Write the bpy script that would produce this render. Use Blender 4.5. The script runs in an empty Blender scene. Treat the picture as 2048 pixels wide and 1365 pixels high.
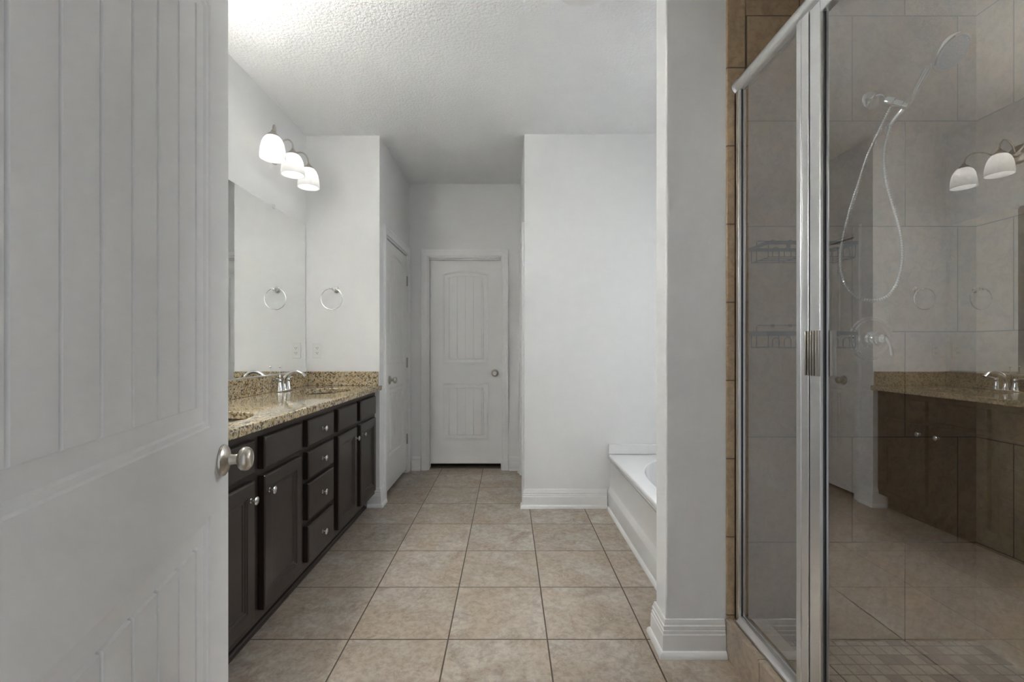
import bpy, bmesh, math, random
from mathutils import Vector, Matrix
PI = math.pi
random.seed(7)
S = bpy.context.scene
C = S.collection

# ------------------------------------------------------------------ camera
H_EYE = 1.175
cam_d = bpy.data.cameras.new('camera')
cam = bpy.data.objects.new('camera', cam_d)
C.objects.link(cam)
cam.location = (0, 0, H_EYE)
cam.rotation_euler = (PI / 2, 0, 0)
cam_d.sensor_width = 36.0
cam_d.lens = 16.0
cam_d.shift_x = 8 / 2048
cam_d.shift_y = 13.5 / 2048
cam_d.clip_start = 0.02
S.camera = cam

# ------------------------------------------------------------------ world, light, exposure
S.view_settings.view_transform = 'Standard'
S.view_settings.look = 'None'
S.view_settings.gamma = 1.0
S.view_settings.use_curve_mapping = False
S.view_settings.exposure = 5.28
W = bpy.data.worlds.new('world')
S.world = W
W.use_nodes = True
bg = W.node_tree.nodes['Background']
bg.inputs[0].default_value = (0.93, 0.96, 1.0, 1)
bg.inputs[1].default_value = 0.0172
BULB = 0.2            # radiance of the bulbs over the far sink
BULB_NEAR = 7.1       # radiance of the bulbs over the near sink
SHADE = 0.0022         # glow of the frosted shades over the far sink
SHADE_NEAR = 0.55      # and over the near sink
WINDOW_W = 0.08       # daylight through the window over the tub


def area_light(name, loc, rot, sx, sy, watts, col, spread=180):
    d = bpy.data.lights.new(name, 'AREA')
    d.shape = 'RECTANGLE'
    d.size = sx
    d.size_y = sy
    d.energy = watts
    d.color = col
    d.spread = math.radians(spread)
    o = bpy.data.objects.new(name, d)
    C.objects.link(o)
    o.location = loc
    o.rotation_euler = rot
    return o


area_light('window_daylight', (1.97, 2.62, 1.75), (0, PI / 2 - 0.4, 0), 1.1, 1.1, WINDOW_W, (0.92, 0.96, 1.0), 130)
OBLIQUE_FILL_W = 1.4          # extra lamp added outside the window, angled to keep daylight off the partition
_v = Vector((-0.55, 0.95, 0.95)) - Vector((2.55, 3.25, 2.05))
area_light('oblique_fill', (2.55, 3.25, 2.05), _v.to_track_quat('-Z', 'Y').to_euler(), 1.1, 1.0, OBLIQUE_FILL_W, (0.94, 0.97, 1.0), 140)

# ------------------------------------------------------------------ materials
MATS = {}


class NT:
    def __init__(self, name):
        m = bpy.data.materials.new(name)
        m.use_nodes = True
        self.m = m
        self.t = m.node_tree
        self.b = self.t.nodes['Principled BSDF']
        MATS[name] = m

    def n(self, typ, **kw):
        nd = self.t.nodes.new(typ)
        for k, v in kw.items():
            setattr(nd, k, v)
        return nd

    def l(self, a, b):
        self.t.links.new(a, b)

    def math(self, op, a, b=None, c=None):
        nd = self.n('ShaderNodeMath', operation=op)
        for i, v in enumerate((a, b, c)):
            if v is None:
                continue
            if isinstance(v, (int, float)):
                nd.inputs[i].default_value = v
            else:
                self.l(v, nd.inputs[i])
        return nd.outputs[0]

    def mix(self, f, a, b, blend='MIX'):
        nd = self.n('ShaderNodeMix', data_type='RGBA', blend_type=blend)
        for i, v in ((0, f), (6, a), (7, b)):
            if isinstance(v, (int, float)):
                nd.inputs[i].default_value = v
            elif isinstance(v, tuple):
                nd.inputs[i].default_value = v + (1,) if len(v) == 3 else v
            else:
                self.l(v, nd.inputs[i])
        return nd.outputs[2]

    def coord(self):
        return self.n('ShaderNodeTexCoord').outputs['Object']

    def noise(self, vec, scale, detail=4, rough=0.55, dist=0.0, out='Fac'):
        nd = self.n('ShaderNodeTexNoise')
        nd.inputs['Scale'].default_value = scale
        nd.inputs['Detail'].default_value = detail
        nd.inputs['Roughness'].default_value = rough
        nd.inputs['Distortion'].default_value = dist
        if vec is not None:
            self.l(vec, nd.inputs['Vector'])
        return nd.outputs[out]

    def ramp(self, f, stops):
        nd = self.n('ShaderNodeValToRGB')
        cr = nd.color_ramp
        while len(cr.elements) < len(stops):
            cr.elements.new(0.5)
        for e, (p, c) in zip(cr.elements, stops):
            e.position = p
            e.color = tuple(c) + (1,) if len(c) == 3 else c
        self.l(f, nd.inputs[0])
        return nd.outputs[0]

    def bump(self, h, strength, dist):
        nd = self.n('ShaderNodeBump')
        nd.inputs['Strength'].default_value = strength
        nd.inputs['Distance'].default_value = dist
        self.l(h, nd.inputs['Height'])
        self.l(nd.outputs[0], self.b.inputs['Normal'])


def setp(b, col=None, rough=None, metal=None, spec=None, coat=None):
    if col is not None:
        b.inputs['Base Color'].default_value = tuple(col) + (1,)
    if rough is not None:
        b.inputs['Roughness'].default_value = rough
    if metal is not None:
        b.inputs['Metallic'].default_value = metal
    if spec is not None:
        b.inputs['Specular IOR Level'].default_value = spec
    if coat is not None:
        b.inputs['Coat Weight'].default_value = coat


def plain(name, col, rough=0.5, metal=0.0, spec=0.5, var=0.03, scale=30.0, bump=0.0, bscale=200.0, bdist=0.001):
    t = NT(name)
    setp(t.b, col, rough, metal, spec)
    co = t.coord()
    f = t.noise(co, scale)
    lo = tuple(c * (1 - var) for c in col)
    hi = tuple(min(1, c * (1 + var)) for c in col)
    t.l(t.mix(f, lo, hi), t.b.inputs['Base Color'])
    if bump > 0:
        t.bump(t.noise(co, bscale, 3), bump, bdist)
    return t.m


M_WALL = plain('wall_paint', (0.825, 0.828, 0.825), 0.6, var=0.01, bump=0.25, bscale=170, bdist=0.002)
M_CEIL = plain('ceiling_paint', (0.885, 0.89, 0.89), 0.75, var=0.01, bump=0.75, bscale=66, bdist=0.010)
M_TRIM = plain('trim_paint', (0.87, 0.87, 0.865), 0.32, var=0.01)
M_DOOR = plain('door_paint', (0.87, 0.87, 0.86), 0.38, var=0.012, bump=0.08, bscale=260, bdist=0.0006)
M_ESP = plain('espresso_wood', (0.026, 0.0185, 0.0145), 0.32, var=0.12, scale=14, bump=0.05, bscale=120, bdist=0.0005)
M_KICK = plain('dark_kick', (0.012, 0.010, 0.009), 0.5)
M_CHROME = plain('chrome', (0.86, 0.87, 0.88), 0.07, 1.0, var=0.01)
M_ALU = plain('polished_aluminium', (0.90, 0.90, 0.91), 0.30, 1.0, var=0.02, scale=90)
M_NICKEL = plain('brushed_nickel', (0.56, 0.53, 0.48), 0.32, 1.0, var=0.05, scale=120)
M_SATIN = plain('satin_knob', (0.80, 0.78, 0.74), 0.22, 1.0, var=0.03)
M_HINGE = plain('hinge_nickel', (0.42, 0.40, 0.37), 0.35, 1.0)
M_MIRROR = plain('mirror_silver', (0.93, 0.945, 0.935), 0.0, 1.0, var=0.0)
M_TUB = plain('white_acrylic', (0.82, 0.82, 0.82), 0.12, var=0.005)
M_SINK = plain('white_porcelain', (0.85, 0.84, 0.82), 0.1, var=0.005)
M_WIRE = plain('black_wire', (0.012, 0.012, 0.013), 0.4, spec=0.4)
M_PLATE = plain('outlet_plastic', (0.80, 0.80, 0.78), 0.35, var=0.005)
M_SLOT = plain('outlet_slot', (0.03, 0.03, 0.03), 0.6)
M_GASKET = plain('dark_gasket', (0.02, 0.02, 0.022), 0.5)
M_GREY = plain('grey_spray_face', (0.30, 0.31, 0.33), 0.35)
M_CARPET = plain('speckled_carpet', (0.16, 0.13, 0.10), 0.95, var=0.5, scale=260, bump=0.6, bscale=300, bdist=0.004)
M_DOME = plain('opal_dome', (0.82, 0.82, 0.81), 0.3, var=0.0)
M_PLASTIC = plain('clear_clip', (0.75, 0.77, 0.77), 0.15)
M_THRESH = plain('dark_threshold', (0.05, 0.045, 0.04), 0.6)


def stone_colors(t, co, cols, scale):
    """mottled ceramic stone colour from object coords; cols = dark, mid, light, warm"""
    big = t.noise(co, scale, 6, 0.62, 1.2)
    base = t.ramp(big, [(0.30, cols[0]), (0.46, cols[1]), (0.62, cols[2]), (0.8, cols[1])])
    warm = t.noise(co, scale * 0.45, 3, 0.5, 0.4)
    wf = t.ramp(warm, [(0.42, (0, 0, 0)), (0.62, (1, 1, 1))])
    base = t.mix(wf, base, cols[3])
    base = t.mix(0.60, cols[1], base)
    vein = t.noise(co, scale * 1.7, 9, 0.72, 1.1)
    vf = t.ramp(vein, [(0.465, (0, 0, 0)), (0.498, (1, 1, 1)), (0.51, (1, 1, 1)), (0.54, (0, 0, 0))])
    gate = t.ramp(t.noise(co, scale * 0.9, 2), [(0.45, (0, 0, 0)), (0.6, (0.28, 0.28, 0.28))])
    vf = t.math('MULTIPLY', vf, gate)
    base = t.mix(vf, base, tuple(c * 0.55 for c in cols[0]))
    mid = t.ramp(t.noise(co, scale * 6.5, 7, 0.68, 0.6), [(0.40, (0.85, 0.85, 0.85)), (0.5, (1, 1, 1)), (0.62, (1.10, 1.10, 1.10))])
    base = t.mix(1.0, base, mid, 'MULTIPLY')
    fine = t.noise(co, scale * 40, 2)
    base = t.mix(t.math('MULTIPLY', fine, 0.22), base, tuple(c * 0.6 for c in cols[0]))
    return base


def tile_mat(name, ua, va, u0, v0, pu, pv, brick, grout_w, cols, grout, scale, rough, dark=0.0, tilevar=0.12):
    """square tile in the plane of two object axes, each tile its own cut of the stone"""
    t = NT(name)
    co = t.coord()
    sep = t.n('ShaderNodeSeparateXYZ')
    t.l(co, sep.inputs[0])
    u, v = sep.outputs[ua], sep.outputs[va]
    vv = t.math('DIVIDE', t.math('SUBTRACT', v, v0), pv)
    row = t.math('FLOOR', vv)
    uu = t.math('DIVIDE', t.math('SUBTRACT', u, u0), pu)
    if brick:
        par = t.math('MODULO', t.math('ADD', row, 100.0), 2.0)
        uu = t.math('ADD', uu, t.math('MULTIPLY', par, 0.5))
    colm = t.math('FLOOR', uu)

    def edge(x, p):
        f = t.math('FRACT', t.math('ADD', x, 100.0))
        d = t.math('MINIMUM', f, t.math('SUBTRACT', 1.0, f))
        return t.math('MULTIPLY', d, p)
    d = t.math('MINIMUM', edge(uu, pu), edge(vv, pv))
    mask = t.n('ShaderNodeMapRange')
    mask.inputs['From Min'].default_value = grout_w * 0.5
    mask.inputs['From Max'].default_value = grout_w * 0.5 + 0.0012
    t.l(d, mask.inputs['Value'])
    mk = mask.outputs[0]
    cid = t.n('ShaderNodeCombineXYZ')
    t.l(colm, cid.inputs[0])
    t.l(row, cid.inputs[1])
    wn = t.n('ShaderNodeTexWhiteNoise', noise_dimensions='3D')
    t.l(cid.outputs[0], wn.inputs['Vector'])
    off = t.n('ShaderNodeVectorMath', operation='SCALE')
    t.l(wn.outputs['Color'], off.inputs[0])
    off.inputs['Scale'].default_value = 37.0
    add = t.n('ShaderNodeVectorMath', operation='ADD')
    t.l(co, add.inputs[0])
    t.l(off.outputs[0], add.inputs[1])
    base = stone_colors(t, add.outputs[0], cols, scale)
    val = t.math('ADD', 1.0 - tilevar / 2, t.math('MULTIPLY', wn.outputs['Value'], tilevar))
    hsv = t.n('ShaderNodeHueSaturation')
    t.l(base, hsv.inputs['Color'])
    t.l(val, hsv.inputs['Value'])
    base = hsv.outputs[0]
    if dark > 0:      # a share of the mosaic chips is the darker stone
        df = t.math('GREATER_THAN', wn.outputs['Value'], 1 - dark)
        base = t.mix(df, base, tuple(c * 0.42 for c in cols[1]))
    t.l(t.mix(mk, grout, base), t.b.inputs['Base Color'])
    rg = t.n('ShaderNodeMapRange')
    rg.inputs['To Min'].default_value = 0.85
    rg.inputs['To Max'].default_value = rough
    t.l(mk, rg.inputs['Value'])
    t.l(rg.outputs[0], t.b.inputs['Roughness'])
    hgt = t.math('ADD', t.math('MULTIPLY', mk, 1.0), t.math('MULTIPLY', t.noise(co, 60, 4), 0.15))
    t.bump(hgt, 0.5, 0.0015)
    return t.m


FLOOR_C = [(0.285, 0.23, 0.185), (0.468, 0.400, 0.333), (0.58, 0.53, 0.47), (0.47, 0.375, 0.285)]
WALLT_C = [(0.34, 0.245, 0.15), (0.47, 0.345, 0.215), (0.53, 0.405, 0.27), (0.44, 0.31, 0.18)]
M_FLOOR = tile_mat('floor_tile', 0, 1, -0.241, 1.832, 0.3993, 0.3996, False, 0.0048, FLOOR_C, (0.085, 0.062, 0.043), 6.5, 0.26)
M_TILE_BACK = tile_mat('shower_tile_back', 0, 2, 0.907, 1.236, 0.401, 0.4006, True, 0.003, WALLT_C, (0.16, 0.12, 0.085), 5.0, 0.3)
M_TILE_SIDE = tile_mat('shower_tile_side', 1, 2, 1.602, 1.236, 0.401, 0.4006, True, 0.003, WALLT_C, (0.16, 0.12, 0.085), 5.0, 0.3)
M_BULLNOSE = tile_mat('bullnose_tile', 0, 2, 0.5, 1.348, 1.0, 0.2975, False, 0.004, WALLT_C, (0.16, 0.12, 0.085), 6.0, 0.3)
CURB_C = [(0.30, 0.235, 0.175), (0.40, 0.325, 0.25), (0.46, 0.39, 0.31), (0.42, 0.32, 0.235)]
M_CURB = tile_mat('curb_tile', 1, 2, 1.50, -0.5, 0.30, 1.0, False, 0.003, CURB_C, (0.2, 0.15, 0.11), 6.0, 0.35)
M_MOSAIC = tile_mat('shower_mosaic', 0, 1, 0.98, 1.704, 0.0505, 0.0505, False, 0.004, FLOOR_C, (0.17, 0.13, 0.10), 9.0, 0.45, dark=0.24)


def granite():
    t = NT('granite')
    co = t.coord()
    v = t.n('ShaderNodeTexVoronoi')
    v.inputs['Scale'].default_value = 120
    d = t.n('ShaderNodeVectorMath', operation='ADD')
    nz = t.n('ShaderNodeTexNoise')
    nz.inputs['Scale'].default_value = 90
    sc = t.n('ShaderNodeVectorMath', operation='SCALE')
    sc.inputs['Scale'].default_value = 0.012
    t.l(co, nz.inputs['Vector'])
    t.l(nz.outputs['Color'], sc.inputs[0])
    t.l(co, d.inputs[0])
    t.l(sc.outputs[0], d.inputs[1])
    t.l(d.outputs[0], v.inputs['Vector'])
    sep = t.n('ShaderNodeSeparateColor')
    t.l(v.outputs['Color'], sep.inputs[0])
    cells = t.ramp(sep.outputs[0], [(0.0, (0.02, 0.016, 0.013)), (0.22, (0.035, 0.028, 0.022)), (0.25, (0.24, 0.17, 0.09)),
                                    (0.48, (0.46, 0.35, 0.19)), (0.7, (0.58, 0.475, 0.30)), (0.86, (0.56, 0.51, 0.42)), (1.0, (0.28, 0.25, 0.22))])
    big = t.ramp(t.noise(co, 28, 5, 0.6, 0.8), [(0.36, (0.34, 0.25, 0.135)), (0.5, (0.53, 0.42, 0.25)), (0.66, (0.50, 0.44, 0.34))])
    base = t.mix(0.74, big, cells)
    sp = t.ramp(t.noise(co, 170, 3, 0.6), [(0.60, (0, 0, 0)), (0.66, (1, 1, 1))])
    base = t.mix(sp, base, (0.04, 0.032, 0.026))
    t.l(base, t.b.inputs['Base Color'])
    setp(t.b, None, 0.06, 0, 0.5)
    return t.m


M_GRANITE = granite()


def glass_pane(name, tint, ior):
    """thin clear pane: Fresnel mix of a mirror reflection and straight transmission"""
    t = NT(name)
    out = t.t.nodes['Material Output']
    t.t.nodes.remove(t.b)
    fr = t.n('ShaderNodeFresnel')
    fr.inputs['IOR'].default_value = ior
    tr = t.n('ShaderNodeBsdfTransparent')
    tr.inputs[0].default_value = tint + (1,)
    gl = t.n('ShaderNodeBsdfGlossy')
    gl.inputs['Roughness'].default_value = 0.0
    gl.inputs['Color'].default_value = (1, 1, 1, 1)
    mx = t.n('ShaderNodeMixShader')
    geo = t.n('ShaderNodeNewGeometry')
    front = t.math('SUBTRACT', 1.0, geo.outputs['Backfacing'])
    two = t.math('DIVIDE', t.math('MULTIPLY', fr.outputs[0], 2.0), t.math('ADD', fr.outputs[0], 1.0))   # both faces of the pane
    t.l(t.math('MULTIPLY', two, front), mx.inputs[0])
    t.l(tr.outputs[0], mx.inputs[1])
    t.l(gl.outputs[0], mx.inputs[2])
    t.l(mx.outputs[0], out.inputs[0])
    return t.m


M_GLASS = glass_pane('shower_glass', (0.955, 0.965, 0.958), 2.6)
M_WINGLASS = glass_pane('window_glass', (0.98, 0.985, 0.985), 1.5)


def shade_glass(name, glow):
    t = NT(name)
    out = t.t.nodes['Material Output']
    setp(t.b, (0.95, 0.95, 0.94), 0.35)
    t.b.inputs['Emission Color'].default_value = (1.0, 0.985, 0.96, 1)
    t.b.inputs['Emission Strength'].default_value = glow
    tl = t.n('ShaderNodeBsdfTranslucent')
    tl.inputs[0].default_value = (0.97, 0.965, 0.95, 1)
    mx = t.n('ShaderNodeMixShader')
    mx.inputs[0].default_value = 0.5
    t.l(t.b.outputs[0], mx.inputs[1])
    t.l(tl.outputs[0], mx.inputs[2])
    t.l(mx.outputs[0], out.inputs[0])
    return t.m


M_SHADE = shade_glass('frosted_shade', SHADE)
M_SHADE_NEAR = shade_glass('frosted_shade_near', SHADE_NEAR)


def bulb_mat(name, power):
    t = NT(name)
    setp(t.b, (0.9, 0.9, 0.9), 0.5)
    t.b.inputs['Emission Color'].default_value = (1.0, 0.985, 0.96, 1)
    t.b.inputs['Emission Strength'].default_value = power
    return t.m


M_BULB = bulb_mat('lit_bulb', BULB)
M_BULB_NEAR = bulb_mat('lit_bulb_near', BULB_NEAR)

# ------------------------------------------------------------------ mesh helpers
WL = {}      # world location of empties, by name


class MB:
    def __init__(self):
        self.v = []
        self.f = []

    def add(self, vs, fs):
        o = len(self.v)
        self.v += [tuple(p) for p in vs]
        self.f += [tuple(i + o for i in f) for f in fs]
        return self

    def box(self, x0, x1, y0, y1, z0, z1):
        vs = [(x, y, z) for x in (x0, x1) for y in (y0, y1) for z in (z0, z1)]
        return self.add(vs, [(0, 1, 3, 2), (4, 6, 7, 5), (0, 4, 5, 1), (2, 3, 7, 6), (0, 2, 6, 4), (1, 5, 7, 3)])

    def tube(self, pts, r, n=10, closed=False, cap=True):
        pts = [Vector(p) for p in pts]
        N = len(pts)
        rs = r if isinstance(r, (list, tuple)) else [r] * N
        tan = []
        for i in range(N):
            if closed:
                a, b = pts[(i - 1) % N], pts[(i + 1) % N]
            else:
                a, b = pts[max(i - 1, 0)], pts[min(i + 1, N - 1)]
            tan.append((b - a).normalized())
        up = Vector((0, 0, 1)) if abs(tan[0].z) < 0.9 else Vector((1, 0, 0))
        nx = tan[0].cross(up).normalized()
        vs, fs = [], []
        for i in range(N):
            nx = (nx - tan[i] * nx.dot(tan[i])).normalized()
            ny = tan[i].cross(nx)
            for k in range(n):
                a = 2 * PI * k / n
                vs.append(pts[i] + (nx * math.cos(a) + ny * math.sin(a)) * rs[i])
        M = N if closed else N - 1
        for i in range(M):
            j = (i + 1) % N
            for k in range(n):
                k2 = (k + 1) % n
                fs.append((i * n + k, i * n + k2, j * n + k2, j * n + k))
        if cap and not closed:
            fs.append(tuple(range(n))[::-1])
            fs.append(tuple((N - 1) * n + k for k in range(n)))
        return self.add(vs, fs)

    def lathe(self, prof, org=(0, 0, 0), axis=(0, 0, 1), n=32, sx=1.0, sy=1.0):
        """prof = [(radius, distance along axis)]"""
        org, ax = Vector(org), Vector(axis).normalized()
        up = Vector((0, 0, 1)) if abs(ax.z) < 0.9 else Vector((0, 1, 0))
        a = up.cross(ax).normalized()
        b = ax.cross(a)
        vs, fs = [], []
        for r, t in prof:
            for k in range(n):
                th = 2 * PI * k / n
                vs.append(org + ax * t + (a * math.cos(th) * sx + b * math.sin(th) * sy) * max(r, 1e-5))
        for i in range(len(prof) - 1):
            for k in range(n):
                k2 = (k + 1) % n
                fs.append((i * n + k, i * n + k2, (i + 1) * n + k2, (i + 1) * n + k))
        return self.add(vs, fs)

    def ball(self, c, r, n=16):
        pr = [(r * math.sin(PI * i / n), -r * math.cos(PI * i / n)) for i in range(n + 1)]
        return self.lathe(pr, c, n=n * 2)

    def sweep(self, path, prof, fn, closed=False, cap=True):
        """sweep an open profile [(a, b)] along a 2-D path with mitred corners; a = offset to the right of the path"""
        P = [Vector(p).to_2d() for p in path]
        N = len(P)
        vs, fs = [], []
        for i in range(N):
            d0 = (P[i] - P[i - 1]).normalized() if (i > 0 or closed) else None
            d1 = (P[(i + 1) % N] - P[i]).normalized() if (i < N - 1 or closed) else None
            if d0 is None:
                d0 = d1
            if d1 is None:
                d1 = d0
            n0, n1 = Vector((d0.y, -d0.x)), Vector((d1.y, -d1.x))
            m = (n0 + n1)
            m = m / max(m.dot(n0), 1e-6)
            for a, b in prof:
                q = P[i] + m * a
                vs.append(fn(q.x, q.y, b))
        k = len(prof)
        M = N if closed else N - 1
        for i in range(M):
            j = (i + 1) % N
            for q in range(k):
                q2 = (q + 1) % k
                fs.append((i * k + q, i * k + q2, j * k + q2, j * k + q))
        if cap and not closed:
            fs.append(tuple(range(k)))
            fs.append(tuple((N - 1) * k + q for q in range(k))[::-1])
        return self.add(vs, fs)

    def prism(self, poly, fn, t0, t1):
        """polygon (a, b) extruded from t0 to t1; fn(a, b, t) -> xyz"""
        n = len(poly)
        vs = [fn(a, b, t0) for a, b in poly] + [fn(a, b, t1) for a, b in poly]
        fs = [tuple(range(n))[::-1], tuple(range(n, 2 * n))]
        fs += [(i, (i + 1) % n, n + (i + 1) % n, n + i) for i in range(n)]
        return self.add(vs, fs)

    def relief(self, us, vs_, depth, thick, fn, both=False, warp=None):
        """panel face as a grid of lines with depth(u, v) <= 0 behind the face; flat or mirrored back"""
        nu, nv = len(us), len(vs_)
        vs, fs = [], []
        for j in range(nv):
            for i in range(nu):
                u, v = us[i], vs_[j]
                w = depth(u, v)
                z = v + (warp(u, v) if warp else 0)
                vs.append(fn(u, z, w))
        o = nu * nv
        for j in range(nv):
            for i in range(nu):
                u, v = us[i], vs_[j]
                w = -thick - (depth(u, v) if both else 0)
                z = v + (warp(u, v) if warp else 0)
                vs.append(fn(u, z, w))
        for s in (0, o):
            for j in range(nv - 1):
                for i in range(nu - 1):
                    a, b, c, d = s + j * nu + i, s + j * nu + i + 1, s + (j + 1) * nu + i + 1, s + (j + 1) * nu + i
                    fs.append((a, b, c, d) if s == 0 else (d, c, b, a))
        rim = [i for i in range(nu)] + [j * nu + nu - 1 for j in range(1, nv)] + \
              [(nv - 1) * nu + i for i in range(nu - 2, -1, -1)] + [j * nu for j in range(nv - 2, 0, -1)]
        for k in range(len(rim)):
            a, b = rim[k], rim[(k + 1) % len(rim)]
            fs.append((b, a, a + o, b + o))
        return self.add(vs, fs)

    def build(self, name, mat, parent=None, local=False, smooth=35, bevel=0.0, seg=2, weld=False):
        off = Vector((0, 0, 0))
        if parent is not None and not local:
            off = WL[parent.name]
        me = bpy.data.meshes.new(name)
        me.from_pydata([Vector(p) - off for p in self.v], [], self.f)
        bm = bmesh.new()
        bm.from_mesh(me)
        if weld:
            bmesh.ops.remove_doubles(bm, verts=bm.verts, dist=1e-5)
        bmesh.ops.recalc_face_normals(bm, faces=bm.faces)
        bm.to_mesh(me)
        bm.free()
        if smooth:
            for p in me.polygons:
                p.use_smooth = True
            me.set_sharp_from_angle(angle=math.radians(smooth))
        me.materials.append(mat)
        o = bpy.data.objects.new(name, me)
        C.objects.link(o)
        if bevel > 0:
            b = o.modifiers.new('bevel', 'BEVEL')
            b.width = bevel
            b.segments = seg
            b.limit_method = 'ANGLE'
            b.angle_limit = math.radians(50)
            b.harden_normals = False
        if parent is not None:
            o.parent = parent
            WL[o.name] = off.copy()
        else:
            WL[o.name] = Vector((0, 0, 0))
        return o


def tag(o, label, cat, group=None):
    o['label'] = label
    o['category'] = cat
    if group:
        o['group'] = group
    return o


def thing(name, label, cat, loc=(0, 0, 0), rz=0.0, group=None):
    o = bpy.data.objects.new(name, None)
    o.empty_display_size = 0.1
    C.objects.link(o)
    o.location = loc
    o.rotation_euler = (0, 0, rz)
    WL[o.name] = Vector(loc)
    return tag(o, label, cat, group)


def struct(o, label=None):
    o['kind'] = 'structure'
    if label:
        o['label'] = label
    return o


def sempty(name, label, loc=(0, 0, 0), rz=0.0):
    o = bpy.data.objects.new(name, None)
    o.empty_display_size = 0.1
    C.objects.link(o)
    o.location = loc
    o.rotation_euler = (0, 0, rz)
    WL[o.name] = Vector(loc)
    return struct(o, label)


def dup(root, loc, label):
    r = root.copy()
    C.objects.link(r)
    r.location = loc
    r['label'] = label
    WL[r.name] = Vector(loc)
    for ch in list(root.children):
        c = ch.copy()
        C.objects.link(c)
        c.parent = r
        for g in list(ch.children):
            d = g.copy()
            C.objects.link(d)
            d.parent = c
    return r


def smooth_path(pts, sub=8, closed=False):
    """Catmull-Rom through the points"""
    P = [Vector(p) for p in pts]
    N = len(P)
    out = []
    rng = N if closed else N - 1
    for i in range(rng):
        if closed:
            p0, p1, p2, p3 = P[(i - 1) % N], P[i], P[(i + 1) % N], P[(i + 2) % N]
        else:
            p0, p1, p2, p3 = P[max(i - 1, 0)], P[i], P[i + 1], P[min(i + 2, N - 1)]
        for k in range(sub):
            t = k / sub
            out.append(0.5 * ((2 * p1) + (p2 - p0) * t + (2 * p0 - 5 * p1 + 4 * p2 - p3) * t * t + (3 * p1 - p0 - 3 * p2 + p3) * t ** 3))
    if not closed:
        out.append(P[-1])
    return out


# ------------------------------------------------------------------ room shell
CEIL = 2.745
XL = -1.492          # vanity wall
XA = -0.950          # left wall of the alcove / end of the vanity niche
YE = 3.365           # vanity end wall
YF = 4.365           # far wall with the door
YP = 3.345           # partition at the foot of the tub
XP = 0.1206          # its left end
XC0, YC0, YC1 = 0.604, 1.742, 1.857   # wing wall between tub and shower
XR = 1.795           # right outside wall
TW = 0.115
XS = 1.78            # shower side tile

struct(MB().box(-1.75, 2.0, 0.15, 4.43, -0.12, 0).build('floor', M_FLOOR), 'beige stone-look square tile floor')
struct(MB().box(-1.75, 2.0, 4.43, 5.6, -0.12, 0.004).build('floor_carpet', M_CARPET), 'speckled carpet showing under the far door')
struct(MB().box(-1.75, 2.0, 0.15, 5.6, CEIL, CEIL + 0.12).build('ceiling', M_CEIL), 'white textured ceiling')
struct(MB().box(XL - TW, XL, 0.15, 5.6, 0, CEIL).build('wall_left', M_WALL), 'grey wall behind the vanity mirror')
struct(MB().box(XL, XA, YE, YE + TW, 0, CEIL).build('wall_vanity_end', M_WALL), 'grey end wall with towel ring')
# alcove left wall with a doorway
D2a, D2b, DH = 3.538, 4.286, 2.052
w = MB()
w.box(XA - TW, XA, YE + TW, D2a, 0, CEIL)
w.box(XA - TW, XA, D2b, YF, 0, CEIL)
w.box(XA - TW, XA, D2a, D2b, DH, CEIL)
struct(w.build('wall_alcove_left', M_WALL), 'grey alcove wall with the closet door')
# far wall with a doorway
D3a, D3b = -0.766, -0.062
w = MB()
w.box(XA - TW, D3a, YF, YF + TW, 0, CEIL)
w.box(D3b, XP + TW, YF, YF + TW, 0, CEIL)
w.box(D3a, D3b, YF, YF + TW, DH, CEIL)
struct(w.build('wall_far', M_WALL), 'grey far wall of the alcove')
# alcove right wall with a doorway
D4a, D4b = 3.50, 4.19
w = MB()
w.box(XP, XP + TW, YP + TW, D4a - 0.02, 0, CEIL)
w.box(XP, XP + TW, D4b, YF, 0, CEIL)
w.box(XP, XP + TW, D4a - 0.02, D4b, DH, CEIL)
struct(w.build('wall_alcove_right', M_WALL), 'grey right side wall of the alcove')
struct(MB().box(XP, XR, YP, YP + TW, 0, CEIL).build('wall_partition', M_WALL), 'grey wall at the foot of the bathtub')
struct(MB().box(XC0, XR, YC0, YC1, 0, CEIL).build('wall_wing', M_WALL, bevel=0.006), 'grey wing wall between tub and shower')
# right outside wall with a window over the tub
wy0, wy1, wz0, wz1 = 2.10, 3.15, 1.10, 2.25
w = MB()
w.box(XR, XR + TW, 0.15, wy0, 0, CEIL)
w.box(XR, XR + TW, wy1, 5.6, 0, CEIL)
w.box(XR, XR + TW, wy0, wy1, 0, wz0)
w.box(XR, XR + TW, wy0, wy1, wz1, CEIL)
struct(w.build('wall_right', M_WALL), 'grey outside wall by the tub')
win = sempty('window_1', 'white framed window over the tub', (XR, wy0, wz0))
m = MB()
for z0, z1 in ((wz0, wz0 + 0.05), (wz1 - 0.05, wz1), ((wz0 + wz1) / 2 - 0.02, (wz0 + wz1) / 2 + 0.02)):
    m.box(XR + 0.04, XR + 0.085, wy0, wy1, z0, z1)
for y0, y1 in ((wy0, wy0 + 0.05), (wy1 - 0.05, wy1)):
    m.box(XR + 0.04, XR + 0.085, y0, y1, wz0, wz1)
m.build('window_frame', M_TRIM, win)
MB().box(XR + 0.058, XR + 0.064, wy0 + 0.03, wy1 - 0.03, wz0 + 0.03, wz1 - 0.03).build('window_pane', M_WINGLASS, win)
struct(MB().box(XL - TW, XR + TW, 5.5, 5.6, 0, CEIL).build('wall_beyond', M_WALL), 'wall of the room beyond the far door')
struct(MB().box(XA - TW, XA - TW + 0.05, YF + TW, 5.5, 0, CEIL).build('wall_beyond_left', M_WALL))
struct(MB().box(XP + TW - 0.05, XP + TW, YF + TW, 5.5, 0, CEIL).build('wall_beyond_right', M_WALL))
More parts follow.
